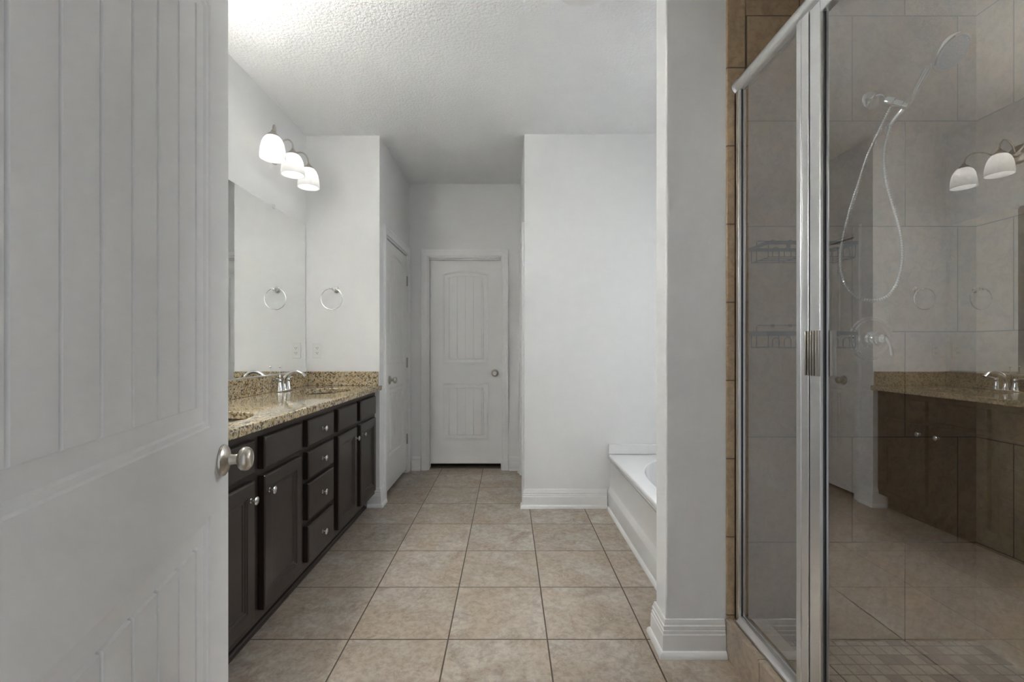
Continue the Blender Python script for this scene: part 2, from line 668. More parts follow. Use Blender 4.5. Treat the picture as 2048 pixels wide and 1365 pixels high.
# front wall with the entry doorway the camera stands in
w = MB()
w.box(XL, -0.475, 0.16, 0.275, 0, CEIL)
w.box(0.42, XR, 0.16, 0.275, 0, CEIL)
w.box(-0.475, 0.42, 0.16, 0.275, 2.08, CEIL)
struct(w.build('wall_entry', M_WALL), 'entry wall around the bathroom doorway')
struct(MB().box(0.83, XR, 0.275, 0.50, 0, CEIL).build('wall_shower_front', M_TILE_BACK), 'tiled near wall of the shower')

# ------------------------------------------------------------------ baseboards
BASE_P = [(0, 0), (0.030, 0), (0.030, 0.008), (0.027, 0.017), (0.022, 0.023), (0.017, 0.025), (0.016, 0.083), (0.0135, 0.087),
          (0.0135, 0.098), (0.010, 0.1005), (0.012, 0.104), (0.012, 0.115), (0.0085, 0.119), (0.0085, 0.125), (0.005, 0.137), (0, 0.138)]


def xyz(x, y, z):
    return (x, y, z)


def base(side, path, label=None):
    return struct(MB().sweep(path, BASE_P, xyz).build('baseboard_' + side, M_TRIM, smooth=25), label)


E = 0.0005
def base_auto(side, path, inward, label=None):
    """orient the path so that its right-hand side faces the point 'inward'"""
    a, b = Vector(path[0]), Vector(path[1])
    d = (b - a).normalized()
    nrm = Vector((d.y, -d.x))
    if (Vector(inward) - a).dot(nrm) < 0:
        path = path[::-1]
    return base(side, path, label)


base_auto('wing', [(0.827, YC0 - E), (XC0 - E, YC0 - E), (XC0 - E, YC1 + E), (0.70, YC1 + E)], (0.7, 0.5), 'white stepped baseboard around the end of the wing wall')
base_auto('partition', [(0.725, YP - E), (XP - E, YP - E), (XP - E, D4a - 0.11)], (0.5, 2.0), 'white stepped baseboard under the partition by the tub')
base_auto('alcove_right', [(XP - E, D4b + 0.07), (XP - E, YF - 0.03)], (-0.5, 4.2))
base_auto('vanity_end', [(-1.035, YE - E), (XA + E, YE - E), (XA + E, D2a - 0.066)], (-1.0, 2.5), 'white baseboard corner at the end of the vanity')
base_auto('far_left', [(XA + 0.03, YF - E), (D3a - 0.071, YF - E)], (-0.8, 3), 'short white baseboard left of the far door')
base_auto('far_right', [(D3b + 0.07, YF - E), (XP - 0.001, YF - E)], (-0.8, 3), 'short white baseboard right of the far door')
base_auto('entry_right', [(0.50, 0.275 + E), (0.827, 0.275 + E)], (0.6, 1.0))

# ------------------------------------------------------------------ panel doors
STICK = [(0.0, 0.0), (0.003, -0.0035), (0.011, -0.0045), (0.015, -0.009), (0.046, -0.010), (0.049, -0.0045)]


def interp(prof, d):
    if d <= prof[0][0]:
        return prof[0][1]
    for (a, b), (c, e) in zip(prof, prof[1:]):
        if d <= c:
            return b + (e - b) * (d - a) / (c - a)
    return prof[-1][1]


def door_leaf(Wd, Hd, stile, fn, lo=(0.262, 0.811), hi=(0.996, 1.880), arch=0.032, thick=0.035):
    """two panel plank door with a cambered top panel, both faces moulded"""
    u0, u1 = stile, Wd - stile
    span = (u1 - u0) - 0.128
    n = max(3, int(round(span / 0.077)))
    gr = [u0 + 0.064 + span * k / n for k in range(n + 1)]
    panels = [(lo[0], lo[1]), (hi[0], hi[1])]
    us = {0.0, Wd, 0.002, Wd - 0.002}
    for d, _ in STICK:
        us |= {u0 + d, u1 - d}
    for g in gr:
        us |= {g - 0.0040, g - 0.0028, g + 0.0028, g + 0.0040}
    for k in range(1, 24):
        us.add(Wd * k / 24)
    us = sorted(us)
    us = [us[0]] + [b for a, b in zip(us, us[1:]) if b - a > 0.0004]
    us[-1] = Wd
    vs = {0.0, Hd}
    for a, b in panels:
        for d, _ in STICK:
            vs |= {a + d, b - d}
    vs = sorted(vs)

    def depth(u, v):
        for a, b in panels:
            d = min(u - u0, u1 - u, v - a, b - v)
            if d > 1e-6:
                z = interp(STICK, d)
                if d >= 0.0485:
                    gd = min(abs(u - g) for g in gr)
                    if gd < 0.0039:
                        z = min(z, -0.0140 + 0.0095 * max(0, gd - 0.0028) / 0.0012)
                return z
        return 0.0

    def warp(u, v):
        if v < hi[0] + 0.06 or v > Hd - 0.01:
            return 0.0
        x = (u - (u0 + u1) / 2) / ((u1 - u0) / 2)
        return arch * max(0.0, 1 - x * x)
    m = MB()
    m.relief(us, vs, depth, thick, fn, both=True, warp=warp)
    return m


KNOB_P = [(0.0, 0.0), (0.034, 0.0), (0.0355, 0.002), (0.0345, 0.006), (0.029, 0.010), (0.018, 0.013), (0.0125, 0.016), (0.0115, 0.022), (0.0115, 0.031),
          (0.014, 0.033), (0.021, 0.036), (0.0262, 0.041), (0.0275, 0.047), (0.026, 0.053), (0.0225, 0.0575), (0.019, 0.0600), (0.0185, 0.0585), (0.012, 0.0595), (0.0, 0.0598)]


def knob(parent, org, axis, local=False, sides=1, name='door_knob'):
    m = MB().lathe(KNOB_P, org, axis, n=40)
    return m.build(name, M_NICKEL, parent, local=local)


def casing(parent, path, fn, name='casing'):
    """U-shaped door casing; right-hand side of the path points away from the opening"""
    prof = [(0.004, 0.0), (0.004, 0.010), (0.008, 0.012), (0.020, 0.012), (0.024, 0.014), (0.040, 0.015), (0.044, 0.0175), (0.062, 0.018), (0.067, 0.014), (0.067, 0.0)]
    return MB().sweep(path, prof, fn).build(name, M_TRIM, parent, smooth=25)


def hinge(parent, c, along, local=False):
    """knuckle barrel with leaf plate"""
    m = MB()
    x, y, z = c
    m.lathe([(0, -0.047), (0.004, -0.047), (0.0065, -0.043), (0.0065, 0.043), (0.004, 0.047), (0, 0.047)], c, n=14)
    dx, dy = along
    m.box(min(x, x + dx), max(x, x + dx) + 0.002, min(y, y + dy), max(y, y + dy) + 0.002, z - 0.044, z + 0.044)
    return m.build('hinge', M_HINGE, parent, local=local)


# door_1: the open entry door, hinge edge by the camera
ANG = math.atan2(0.966, -0.26)
dd = Vector((math.cos(ANG), math.sin(ANG)))
latch = Vector((-0.654, 1.064))
DW = 0.812
hg = latch - dd * DW
d1 = sempty('door_1', 'large white plank-panel door standing open at left', (hg.x, hg.y, 0), ANG)
door_leaf(DW, 2.030, 0.111, lambda u, v, w: (u, -w - 0.0, v + 0.012)).build('leaf', M_DOOR, d1, local=True, smooth=20)
ks = DW - 0.0415
knob(d1, (ks, 0.0, 0.922), (0, -1, 0), local=True)
knob(d1, (ks, 0.035, 0.922), (0, 1, 0), local=True)
m = MB()
m.box(DW - 0.0005, DW + 0.0015, 0.005, 0.030, 0.893, 0.951)
m.box(DW, DW + 0.010, 0.011, 0.024, 0.914, 0.930)
m.build('latch_plate', M_NICKEL, d1, local=True)
for hz in (0.25, 1.02, 1.80):
    m = MB().lathe([(0, -0.045), (0.006, -0.045), (0.006, 0.045), (0, 0.045)], (-0.004, 0.038, hz), n=12)
    m.box(-0.002, 0.0, 0.004, 0.034, hz - 0.044, hz + 0.044)
    m.build('hinge', M_HINGE, d1, local=True)

# door_2: closet door in the alcove's left wall, hinged on its far side
d2 = sempty('door_2', 'white plank-panel door in the left side of the alcove', (XA, D2a, 0))
LX = XA - 0.006
door_leaf(0.722, 1.994, 0.122, lambda u, v, w: (LX + w, D2a + 0.013 + u, v + 0.037)).build('leaf', M_DOOR, d2, smooth=20)
knob(d2, (LX, D2a + 0.125, 0.915), (1, 0, 0))


def casing_auto(parent, a, b, h, fn):
    # path up the left, over the head, down the right: right-hand side is inside, so mirror the offset
    prof_path = [(b, 0.0), (b, h), (a, h), (a, 0.0)]
    return casing(parent, prof_path, fn)


casing_auto(d2, D2a, D2b, DH, lambda u, v, b: (XA + b, u, v))
m = MB()
m.box(XA - TW, XA - 0.001, D2a, D2a + 0.012, 0, DH)
m.box(XA - TW, XA - 0.001, D2b - 0.012, D2b, 0, DH)
m.box(XA - TW, XA - 0.001, D2a, D2b, DH - 0.010, DH)
m.build('jamb', M_TRIM, d2)
for hz in (0.32, 1.035, 1.80):
    hinge(d2, (XA + 0.004, D2b - 0.014, hz), (0.0, 0.016))

# door_3: far door, leaf on the far side of the wall
d3 = sempty('door_3', 'white plank-panel door closed at the far end', (D3a, YF, 0))
LY = 4.44
door_leaf(0.688, 1.99, 0.123, lambda u, v, w: (D3a + 0.005 + u + 0.004, LY - w, v + 0.045), lo=(0.229, 0.784), hi=(0.971, 1.847)).build('leaf', M_DOOR, d3, smooth=20)
knob(d3, (D3b - 0.066, LY, 0.928), (0, -1, 0))
casing_auto(d3, -D3b, -D3a, DH, lambda u, v, b: (-u, YF - b, v))
m = MB()
m.box(D3a, D3a + 0.007, YF + 0.001, YF + TW, 0, DH)
m.box(D3b - 0.007, D3b, YF + 0.001, YF + TW, 0, DH)
m.box(D3a, D3b, YF + 0.001, YF + TW, DH - 0.012, DH)
m.box(D3a + 0.007, D3b - 0.007, YF + 0.03, LY - 0.003, DH - 0.024, DH - 0.012)
m.build('jamb', M_TRIM, d3)

# door_4: door in the alcove's right wall, seen edge-on
d4 = sempty('door_4', 'white door casing seen edge-on behind the partition corner', (XP, D4a, 0))
casing_auto(d4, -D4b, -D4a + 0.02, DH, lambda u, v, b: (XP - b, -u, v))
m = MB()
m.box(XP + 0.001, XP + TW, D4a - 0.02, D4a - 0.008, 0, DH)
m.box(XP + 0.001, XP + TW, D4b - 0.012, D4b, 0, DH)
m.box(XP + 0.001, XP + TW, D4a - 0.02, D4b, DH - 0.012, DH)
m.build('jamb', M_TRIM, d4)
door_leaf(0.67, 2.0, 0.122, lambda u, v, w: (XP + 0.006 - w, D4a - 0.003 + u, v + 0.038)).build('leaf', M_DOOR, d4, smooth=20)
for hz in (0.32, 1.035, 1.86):
    hinge(d4, (XP - 0.004, D4a - 0.005, hz), (0.0, -0.012))

# ------------------------------------------------------------------ vanity
XFF = -0.983         # face frame
XDF = -0.955         # door faces
CAB_TOP, CAB_BOT = 0.862, 0.100
MUSH = [(0.0, 0.0), (0.0095, 0.0), (0.0095, 0.002), (0.006, 0.004), (0.0052, 0.012), (0.007, 0.015), (0.013, 0.0175), (0.0158, 0.0205), (0.0155, 0.0235), (0.011, 0.0262), (0.0, 0.0275)]
CABP = [(0.0, -0.005), (0.004, -0.0012), (0.007, 0.0), (0.050, 0.0), (0.053, -0.004), (0.058, -0.0045), (0.061, -0.0075), (0.068, -0.0085), (0.071, -0.0115), (0.075, -0.0115)]
SLABP = [(0.0, -0.006), (0.003, -0.002), (0.007, 0.0), (0.02, 0.0)]


def front(parent, name, y0, y1, z0, z1, prof, knob_at=None):
    us = sorted({0.0, y1 - y0} | {d for d, _ in prof} | {y1 - y0 - d for d, _ in prof})
    vs = sorted({0.0, z1 - z0} | {d for d, _ in prof} | {z1 - z0 - d for d, _ in prof})

    def depth(u, v):
        return interp(prof, min(u, y1 - y0 - u, v, z1 - z0 - v))
    o = MB().relief(us, vs, depth, 0.0275, lambda u, v, w: (XDF + w, y0 + u, z0 + v)).build(name, M_ESP, parent, smooth=20)
    if knob_at:
        k = MB().lathe(MUSH, (XDF - 0.0003, knob_at[0], knob_at[1]), (1, 0, 0), n=24).build('knob', M_SATIN, o)
        k['label'] = 'round satin metal knob'
    return o


def cabinet(name, label, y0, y1, cols, toe_end=None):
    t = thing(name, label, 'cabinet', ((XL + XFF) / 2, (y0 + y1) / 2, 0), 0, 'espresso vanity cabinets in a row')
    m = MB()
    m.box(XL + 0.004, XFF, y0 + 0.0003, y1 - 0.0003, CAB_BOT, CAB_TOP)
    m.build('carcass', M_ESP, t, smooth=0)
    k = MB().box(XL + 0.06, XFF - 0.077, y0 + 0.0003, y1 - 0.0003, 0, CAB_BOT - 0.0005)
    k.build('toe_kick', M_KICK, t, smooth=0)
    ye = y1 if toe_end is None else toe_end
    MB().prism([(0, 0), (0.017, 0), (0.0165, 0.006), (0.012, 0.014), (0.004, 0.018), (0, 0.018)], lambda a, b, s: (XFF - 0.077 + 0.0003 + a, s, b), y0 + 0.0003, ye - 0.0003).build('shoe_moulding', M_ESP, t)
    for c in cols:
        kind, a, b, z0, z1, kn = c
        front(t, kind, a, b, z0, z1, CABP if kind == 'door' else SLABP, kn)
    return t


ZD0, ZD1, ZF0, ZF1 = 0.143, 0.672, 0.698, 0.826
cabinet('sink_cabinet', 'dark espresso sink cabinet nearest the camera, half hidden behind the open white door', 1.330, 2.148, [
    ('door', 1.395, 1.722, ZD0, ZD1, (1.690, 0.606)), ('door', 1.790, 2.113, ZD0, ZD1, (1.822, 0.606)),
    ('false_drawer_front', 1.395, 1.722, ZF0, ZF1, None), ('false_drawer_front', 1.790, 2.113, ZF0, ZF1, None)])
cabinet('drawer_cabinet', 'dark espresso cabinet with a column of four drawers in the middle of the vanity', 2.148, 2.535, [
    ('drawer', 2.184, 2.500, 0.698, 0.826, (2.342, 0.760)), ('drawer', 2.184, 2.500, 0.543, 0.673, (2.342, 0.608)),
    ('drawer', 2.184, 2.500, 0.346, 0.521, (2.342, 0.434)), ('drawer', 2.184, 2.500, 0.143, 0.316, (2.342, 0.230))])
cabinet('sink_cabinet', 'dark espresso sink cabinet at the far end of the vanity, against the end wall', 2.535, 3.360, [
    ('door', 2.571, 2.886, ZD0, ZD1, (2.858, 0.606)), ('door', 2.956, 3.296, ZD0, ZD1, (2.986, 0.606)),
    ('false_drawer_front', 2.571, 2.886, ZF0, ZF1, None), ('false_drawer_front', 2.956, 3.296, ZF0, ZF1, None)], toe_end=3.335)

# countertop with two oval cut-outs
CT0, CT1 = 0.8625, 0.898
CX0, CX1 = XL + 0.001, -0.930
SINKS = [1.765, 2.915]
SAX, SAY, SCX = 0.168, 0.212, -1.195
ct = thing('countertop', 'speckled tan granite countertop running along the whole dark vanity', 'countertop', ((CX0 + CX1) / 2, 2.32, CT0))


def ring_slab(m, x0, x1, y0, y1, cx, cy, ax, ay, z0, z1, sides, n=72, e=2.0):
    ang = [2 * PI * k / n for k in range(n)]
    for px, py in ((x0, y0), (x0, y1), (x1, y0), (x1, y1)):
        ang.append(math.atan2(py - cy, px - cx) % (2 * PI))
    ang = sorted(ang)
    N = len(ang)
    inn, out = [], []
    for a in ang:
        c, s = math.cos(a), math.sin(a)
        r = 1.0 / ((abs(c) / ax) ** e + (abs(s) / ay) ** e) ** (1 / e)
        inn.append((cx + r * c, cy + r * s))
        tx = ((x1 - cx) / c if c > 1e-9 else (x0 - cx) / c if c < -1e-9 else 1e9)
        ty = ((y1 - cy) / s if s > 1e-9 else (y0 - cy) / s if s < -1e-9 else 1e9)
        r = min(tx, ty)
        out.append((cx + r * c, cy + r * s))
    vs = [(x, y, z1) for x, y in inn] + [(x, y, z1) for x, y in out] + [(x, y, z0) for x, y in inn] + [(x, y, z0) for x, y in out]
    fs = []
    for i in range(N):
        j = (i + 1) % N
        fs.append((i, N + i, N + j, j))
        fs.append((2 * N + i, 2 * N + j, 3 * N + j, 3 * N + i))
        fs.append((i, j, 2 * N + j, 2 * N + i))
        mx, my = (out[i][0] + out[j][0]) / 2, (out[i][1] + out[j][1]) / 2
        ok = ('x0' in sides and abs(mx - x0) < 1e-6) or ('x1' in sides and abs(mx - x1) < 1e-6) or \
             ('y0' in sides and abs(my - y0) < 1e-6) or ('y1' in sides and abs(my - y1) < 1e-6)
        if ok:
            fs.append((N + i, 3 * N + i, 3 * N + j, N + j))
    m.add(vs, fs)
    return inn


m = MB()
YM = 2.34
ring_slab(m, CX0, CX1, 1.295, YM, SCX, SINKS[0], SAX, SAY, CT0, CT1, ('x0', 'x1', 'y0'))
ring_slab(m, CX0, CX1, YM, YE - 0.001, SCX, SINKS[1], SAX, SAY, CT0, CT1, ('x0', 'x1', 'y1'))
m.build('slab', M_GRANITE, ct, weld=True, bevel=0.006, seg=3, smooth=40)
MB().box(CX0, CX0 + 0.020, 1.295, YE - 0.001, CT1 + 0.0002, 1.000).build('backsplash', M_GRANITE, ct, bevel=0.002)
MB().box(CX0 + 0.0205, -0.957, YE - 0.021, YE - 0.001, CT1 + 0.0002, 1.000).build('backsplash', M_GRANITE, ct, bevel=0.002)

for sy, lab in zip(SINKS, ('white oval undermount sink near the camera, at the open door', 'white oval undermount sink at the far end below the towel ring')):
    s = thing('sink', lab, 'sink', (SCX, sy, CT0), 0, 'undermount vanity sinks')
    m = MB()
    pr = [(1.12, -0.0008), (1.04, -0.0008), (1.03, -0.010), (1.01, -0.05), (0.93, -0.095), (0.74, -0.125), (0.4, -0.140), (0.12, -0.146), (0.12, -0.152), (0.42, -0.149), (0.78, -0.135), (0.98, -0.103), (1.06, -0.05), (1.08, -0.012), (1.12, -0.010)]
    m.lathe([(r, z) for r, z in pr] + [pr[0]], (SCX, sy, CT0), n=64, sx=1, sy=1)
    # lathe axes are scaled to the oval
    m.v = [(SCX + (x - SCX) * SAX, sy + (y - sy) * SAY, z) for x, y, z in m.v]
    m.build('basin', M_SINK, s)
    MB().lathe([(0, 0.004), (0.018, 0.004), (0.022, 0.001), (0.022, 0), (0, 0)], (SCX, sy, CT0 - 0.1458), n=24).build('drain', M_CHROME, s)


def make_faucet(cy, label):
    X, Z = -1.432, CT1 + 0.0003
    t = thing('faucet', label, 'faucet', (X, cy, Z), 0, 'chrome sink faucets')
    m = MB()
    pts = [(0.028 * math.cos(a), 0.028 * math.sin(a) + (0.055 if math.sin(a) > 0 else -0.055)) for a in [2 * PI * (k + 0.5) / 32 for k in range(32)]]
    m.prism(pts, lambda a, b, s: (X + a, cy + b, Z + s), 0, 0.010)
    m.build('base_plate', M_CHROME, t, bevel=0.003)
    m = MB()
    m.lathe([(0, 0.010), (0.021, 0.010), (0.020, 0.016), (0.0155, 0.026), (0.0135, 0.04), (0.0125, 0.05)], (X, cy, Z), n=28)
    p = smooth_path([(X, cy, Z + 0.045), (X + 0.006, cy, Z + 0.078), (X + 0.032, cy, Z + 0.108), (X + 0.072, cy, Z + 0.124), (X + 0.110, cy, Z + 0.117), (X + 0.134, cy, Z + 0.094)], 8)
    n = len(p)
    m.tube(p, [0.0125 - 0.003 * i / n for i in range(n)], 20)
    m.lathe([(0, 0), (0.0115, 0), (0.0115, 0.014), (0, 0.014)], p[-1] - (p[-1] - p[-2]).normalized() * 0.010, p[-1] - p[-2], n=20)
    m.build('spout', M_CHROME, t)
    for sgn in (-1, 1):
        hy = cy + sgn * 0.055
        m = MB()
        m.lathe([(0, 0.010), (0.021, 0.010), (0.0215, 0.014), (0.019, 0.020), (0.016, 0.034), (0.0125, 0.052), (0.0105, 0.060), (0.0135, 0.064), (0.0145, 0.072), (0.012, 0.079), (0.006, 0.083), (0, 0.084)], (X, hy, Z), n=28)
        a = Vector((X, hy, Z + 0.073))
        m.tube([a, a + Vector((0.002, sgn * 0.020, 0.006)), a + Vector((0.004, sgn * 0.040, 0.010)), a + Vector((0.005, sgn * 0.055, 0.011))], [0.006, 0.0055, 0.0065, 0.004], 14)
        m.build('handle', M_CHROME, t)
    m = MB()
    m.tube([(X - 0.024, cy, Z + 0.008), (X - 0.024, cy, Z + 0.150)], 0.0022, 10)
    m.lathe([(0, 0), (0.005, 0.001), (0.0065, 0.006), (0.005, 0.011), (0.003, 0.013), (0, 0.014)], (X - 0.024, cy, Z + 0.148), n=18)
    m.build('lift_rod', M_CHROME, t)
    return t


f2 = make_faucet(2.905, 'chrome two-handle faucet with arched spout behind the far sink')
dup(f2, (-1.432, SINKS[0] - 0.010, CT1 + 0.0003), 'chrome two-handle faucet with arched spout at the near sink, behind the open door')

# mirror
mi = thing('wall_mirror', 'large frameless mirror standing on the granite backsplash', 'mirror', (XL, 2.34, 1.001))
MB().box(XL + 0.0004, XL + 0.0055, 1.34, 3.334, 1.004, 2.070).build('mirror_glass', M_MIRROR, mi, smooth=0)
MB().prism([(0, 0), (0.009, 0), (0.009, 0.007), (0.0062, 0.007), (0.0062, 0.002), (0, 0.002)], lambda a, b, s: (XL + 0.0003 + a, s, 1.0013 + b), 1.34, 3.334).build('bottom_channel', M_ALU, mi)
for cy in (2.889, 1.79):
    m = MB()
    m.box(XL + 0.0003, XL + 0.011, cy - 0.008, cy + 0.008, 2.0705, 2.086)
    m.box(XL + 0.0058, XL + 0.011, cy - 0.008, cy + 0.008, 2.058, 2.0708)
    m.build('mirror_clip', M_PLASTIC, mi, bevel=0.002)

# vanity light
VY = [2.632, 2.878, 3.104]
VX = -1.360
vl = thing('vanity_light', 'three-shade nickel vanity light over the far end of the mirror, by the end wall', 'wall light', (XL, VY[1], 2.40), 0, 'vanity lights over the mirror')
MB().lathe([(0, 0), (0.062, 0), (0.064, 0.004), (0.060, 0.010), (0.045, 0.018), (0.022, 0.024), (0.018, 0.034), (0.012, 0.040), (0, 0.042)], (XL + 0.0003, VY[1], 2.400), (1, 0, 0), n=40, sx=1.25, sy=0.95).build('backplate', M_NICKEL, vl)
for i, y in enumerate(VY):
    hx, hy, hz = XL + 0.034, VY[1], 2.402
    dy = y - hy
    if i == 1:
        pts = [(hx, hy, hz), (hx + 0.010, hy, 2.437), (hx + 0.033, hy, 2.478), (hx + 0.064, hy, 2.492), (VX - 0.012, hy, 2.480), (VX - 0.001, hy, 2.455), (VX, hy, 2.425)]
    else:
        pts = [(hx, hy, hz), (hx + 0.02, hy + dy * 0.18, 2.405), (hx + 0.04, hy + dy * 0.40, 2.430), (hx + 0.066, hy + dy * 0.62, 2.470), (hx + 0.084, hy + dy * 0.80, 2.482), (VX - 0.003, hy + dy * 0.94, 2.465), (VX, y, 2.425)]
    MB().tube(smooth_path(pts, 8), 0.0052, 12).build('arm', M_NICKEL, vl)
    MB().lathe([(0, 0.034), (0.009, 0.034), (0.011, 0.026), (0.020, 0.018), (0.032, 0.006), (0.036, -0.004), (0.034, -0.004), (0.030, 0.004), (0, 0.006)], (VX, y, 2.398), n=32).build('shade_holder', M_NICKEL, vl)
    out = [(0.030, 0.132), (0.039, 0.126), (0.050, 0.112), (0.060, 0.088), (0.066, 0.058), (0.0695, 0.028), (0.0705, 0.0)]
    inn = [(r - 0.003, z) for r, z in out[::-1]]
    inn[0] = (0.0675, 0.0)
    sh = MB().lathe(out + inn + [out[0]], (VX, y, 2.268), n=48).build('shade', M_SHADE, vl)
    bl = [(0, 0), (0.016, 0.003), (0.026, 0.011), (0.030, 0.026), (0.027, 0.042), (0.018, 0.058), (0.013, 0.068), (0, 0.07)]
    b = MB().lathe(bl, (VX, y, 2.312), n=28).build('bulb', M_BULB, sh)
    MB().lathe([(0, 0), (0.0165, 0), (0.0165, 0.018), (0, 0.018)], (VX, y, 2.3825), n=20).build('socket', M_PLATE, sh)

vl2 = dup(vl, (XL, SINKS[0] - 0.28, 2.40), 'three-shade nickel vanity light over the near sink, hidden behind the open door')
for c_ in vl2.children:
    if c_.name.startswith('shade.') and len(c_.children):
        c_.data = c_.data.copy()
        c_.data.materials[0] = M_SHADE_NEAR
    for g_ in c_.children:
        if g_.name.startswith('bulb'):
            g_.data = g_.data.copy()
            g_.data.materials[0] = M_BULB_NEAR

# towel ring
RX, RZ, RY = -1.281, 1.531, YE - 0.056
tr = thing('towel_ring', 'chrome towel ring on the white end wall', 'towel ring', (RX, YE, RZ + 0.08))
px = -1.268
MB().lathe([(0, 0), (0.025, 0), (0.026, 0.004), (0.022, 0.009), (0.013, 0.014), (0.010, 0.024), (0.010, 0.042), (0.013, 0.047), (0.014, 0.056), (0.011, 0.063), (0.0, 0.066)], (px, YE - 0.0003, RZ + 0.072), (0, -1, 0), n=32).build('post', M_CHROME, tr)
MB().tube([(RX + 0.078 * math.cos(a), RY, RZ + 0.078 * math.sin(a)) for a in [2 * PI * k / 64 for k in range(64)]], 0.0042, 12, closed=True).build('ring', M_CHROME, tr)
MB().lathe([(0, 0), (0.007, 0.001), (0.0085, 0.008), (0.007, 0.015), (0, 0.016)], (RX - 0.016, RY, RZ + 0.0765), (1, 0, 0.1), n=20).build('ring_collar', M_CHROME, tr)

# outlet
ol = thing('wall_outlet', 'white two-socket wall outlet above the side backsplash', 'outlet', (-1.408, YE, 1.155))
OX, OZ = -1.408, 1.155
MB().box(OX - 0.035, OX + 0.035, YE - 0.006, YE - 0.0003, OZ - 0.058, OZ + 0.058).build('cover_plate', M_PLATE, ol, bevel=0.003)
MB().box(OX - 0.0165, OX + 0.0165, YE - 0.0082, YE - 0.0062, OZ - 0.0335, OZ + 0.0335).build('receptacle', M_PLATE, ol, bevel=0.0008)
for dz in (0.018, -0.018):
    m = MB()
    for dx in (-0.0065, 0.0065):
        m.box(OX + dx - 0.0013, OX + dx + 0.0013, YE - 0.0088, YE - 0.0083, OZ + dz - 0.002, OZ + dz + 0.006)
    m.lathe([(0, 0), (0.0025, 0), (0.0025, 0.0005), (0, 0.0005)], (OX, YE - 0.0083, OZ + dz - 0.0075), (0, -1, 0), n=14)
    m.build('socket_slots', M_SLOT, ol)
m = MB()
m.box(OX - 0.008, OX - 0.001, YE - 0.0092, YE - 0.0083, OZ - 0.003, OZ + 0.003)
m.box(OX + 0.001, OX + 0.008, YE - 0.0092, YE - 0.0083, OZ - 0.003, OZ + 0.003)
m.build('test_button', M_PLATE, ol)

# ------------------------------------------------------------------ bathtub
TX0, TX1, TY0, TY1, TZ = 0.735, XR - 0.003, YC1 + 0.003, YP - 0.002, 0.395
tb = thing('bathtub', 'glossy white built-in bathtub beyond the wing wall', 'bathtub', ((TX0 + TX1) / 2, (TY0 + TY1) / 2, 0))
m = MB()
BX, BY, BAX, BAY = 1.275, 2.60, 0.440, 0.63
ring_slab(m, TX0 + 0.001, TX1, TY0, TY1, BX, BY, BAX, BAY, TZ - 0.028, TZ, ('x0', 'x1', 'y0', 'y1'), n=96, e=2.25)
m.build('deck', M_TUB, tb, weld=True, bevel=0.010, seg=4, smooth=50)
m = MB()
n = 96
rings = []
for sc, z in ((1.0, TZ - 0.012), (0.992, TZ - 0.03), (0.965, TZ - 0.10), (0.93, TZ - 0.20), (0.87, TZ - 0.28), (0.75, TZ - 0.325), (0.5, TZ - 0.34), (0.0, TZ - 0.342)):
    for k in range(n):
        a = 2 * PI * k / n
        c, s_ = math.cos(a), math.sin(a)
        r = 1.0 / ((abs(c) / BAX) ** 2.25 + (abs(s_) / BAY) ** 2.25) ** (1 / 2.25)
        rings.append((BX + r * c * max(sc, 0.001), BY + r * s_ * max(sc, 0.001), z))
fs = [(i * n + k, i * n + (k + 1) % n, (i + 1) * n + (k + 1) % n, (i + 1) * n + k) for i in range(7) for k in range(n)]
m.add(rings, fs)
m.build('basin', M_TUB, tb, smooth=60)
AP = [(0.0010, TZ - 0.0281), (0.0018, TZ - 0.034), (0.005, TZ - 0.040), (0.011, TZ - 0.048), (0.016, TZ - 0.062), (0.016, 0.165), (0.013, 0.155), (0.000, 0.122), (-0.002, 0.112), (-0.002, 0.0), (0.05, 0.0), (0.05, TZ - 0.0281)]
MB().prism(AP, lambda a, b, s: (TX0 + a, s, b), TY0, TY1).build('apron', M_TUB, tb, smooth=40)
MB().prism([(0, 0), (-0.016, 0), (-0.015, 0.008), (-0.010, 0.016), (-0.003, 0.020), (0, 0.020)], lambda a, b, s: (TX0 - 0.0025 + a, s, b), TY0, TY1 - 0.031).build('shoe_moulding', M_TRIM, tb)
m = MB()
m.box(TX0 + 0.001, TX1, TY1 - 0.020, TY1, TZ + 0.0003, 0.470)
m.box(TX1 - 0.020, TX1, TY0, TY1 - 0.0205, TZ + 0.0003, 0.470)
m.build('flange', M_TUB, tb, bevel=0.006, seg=3)

# ------------------------------------------------------------------ shower tile, curb, pan
TYF = YC0 - 0.012      # face of the back wall tile
struct(MB().box(0.9055, XS, TYF, YC0 - 0.0005, 0, CEIL).build('wall_shower_back', M_TILE_BACK, smooth=0), 'brown stone-look tiled back wall of the shower')
struct(MB().box(XS, XR - 0.0005, 0.50, YC0 - 0.0005, 0, CEIL).build('wall_shower_side', M_TILE_SIDE, smooth=0), 'brown stone-look tiled side wall of the shower')
struct(MB().box(0.832, 0.9045, TYF, YC0 - 0.0005, 0, CEIL).build('trim_1', M_BULLNOSE, bevel=0.005, seg=3), 'narrow brown bullnose tile edging beside the wing wall')
struct(MB().box(0.940, XS, 0.50, TYF, 0, 0.058).build('floor_shower', M_MOSAIC, smooth=0), 'small square mosaic shower floor')
CUX0, CUX1, CUZ = 0.828, 0.980, 0.143
m = MB().box(CUX0, CUX1, 0.40, TYF - 0.0005, 0.0, CUZ)
cu = struct(m.build('trim_2', M_CURB, bevel=0.006, seg=3), 'low beige tiled curb under the shower glass')
MB().box(CUX0 - 0.0035, CUX0 + 0.022, 0.40, TYF - 0.001, CUZ - 0.004, CUZ + 0.004).build('edge_tile', M_CURB, cu, bevel=0.0035, seg=3)

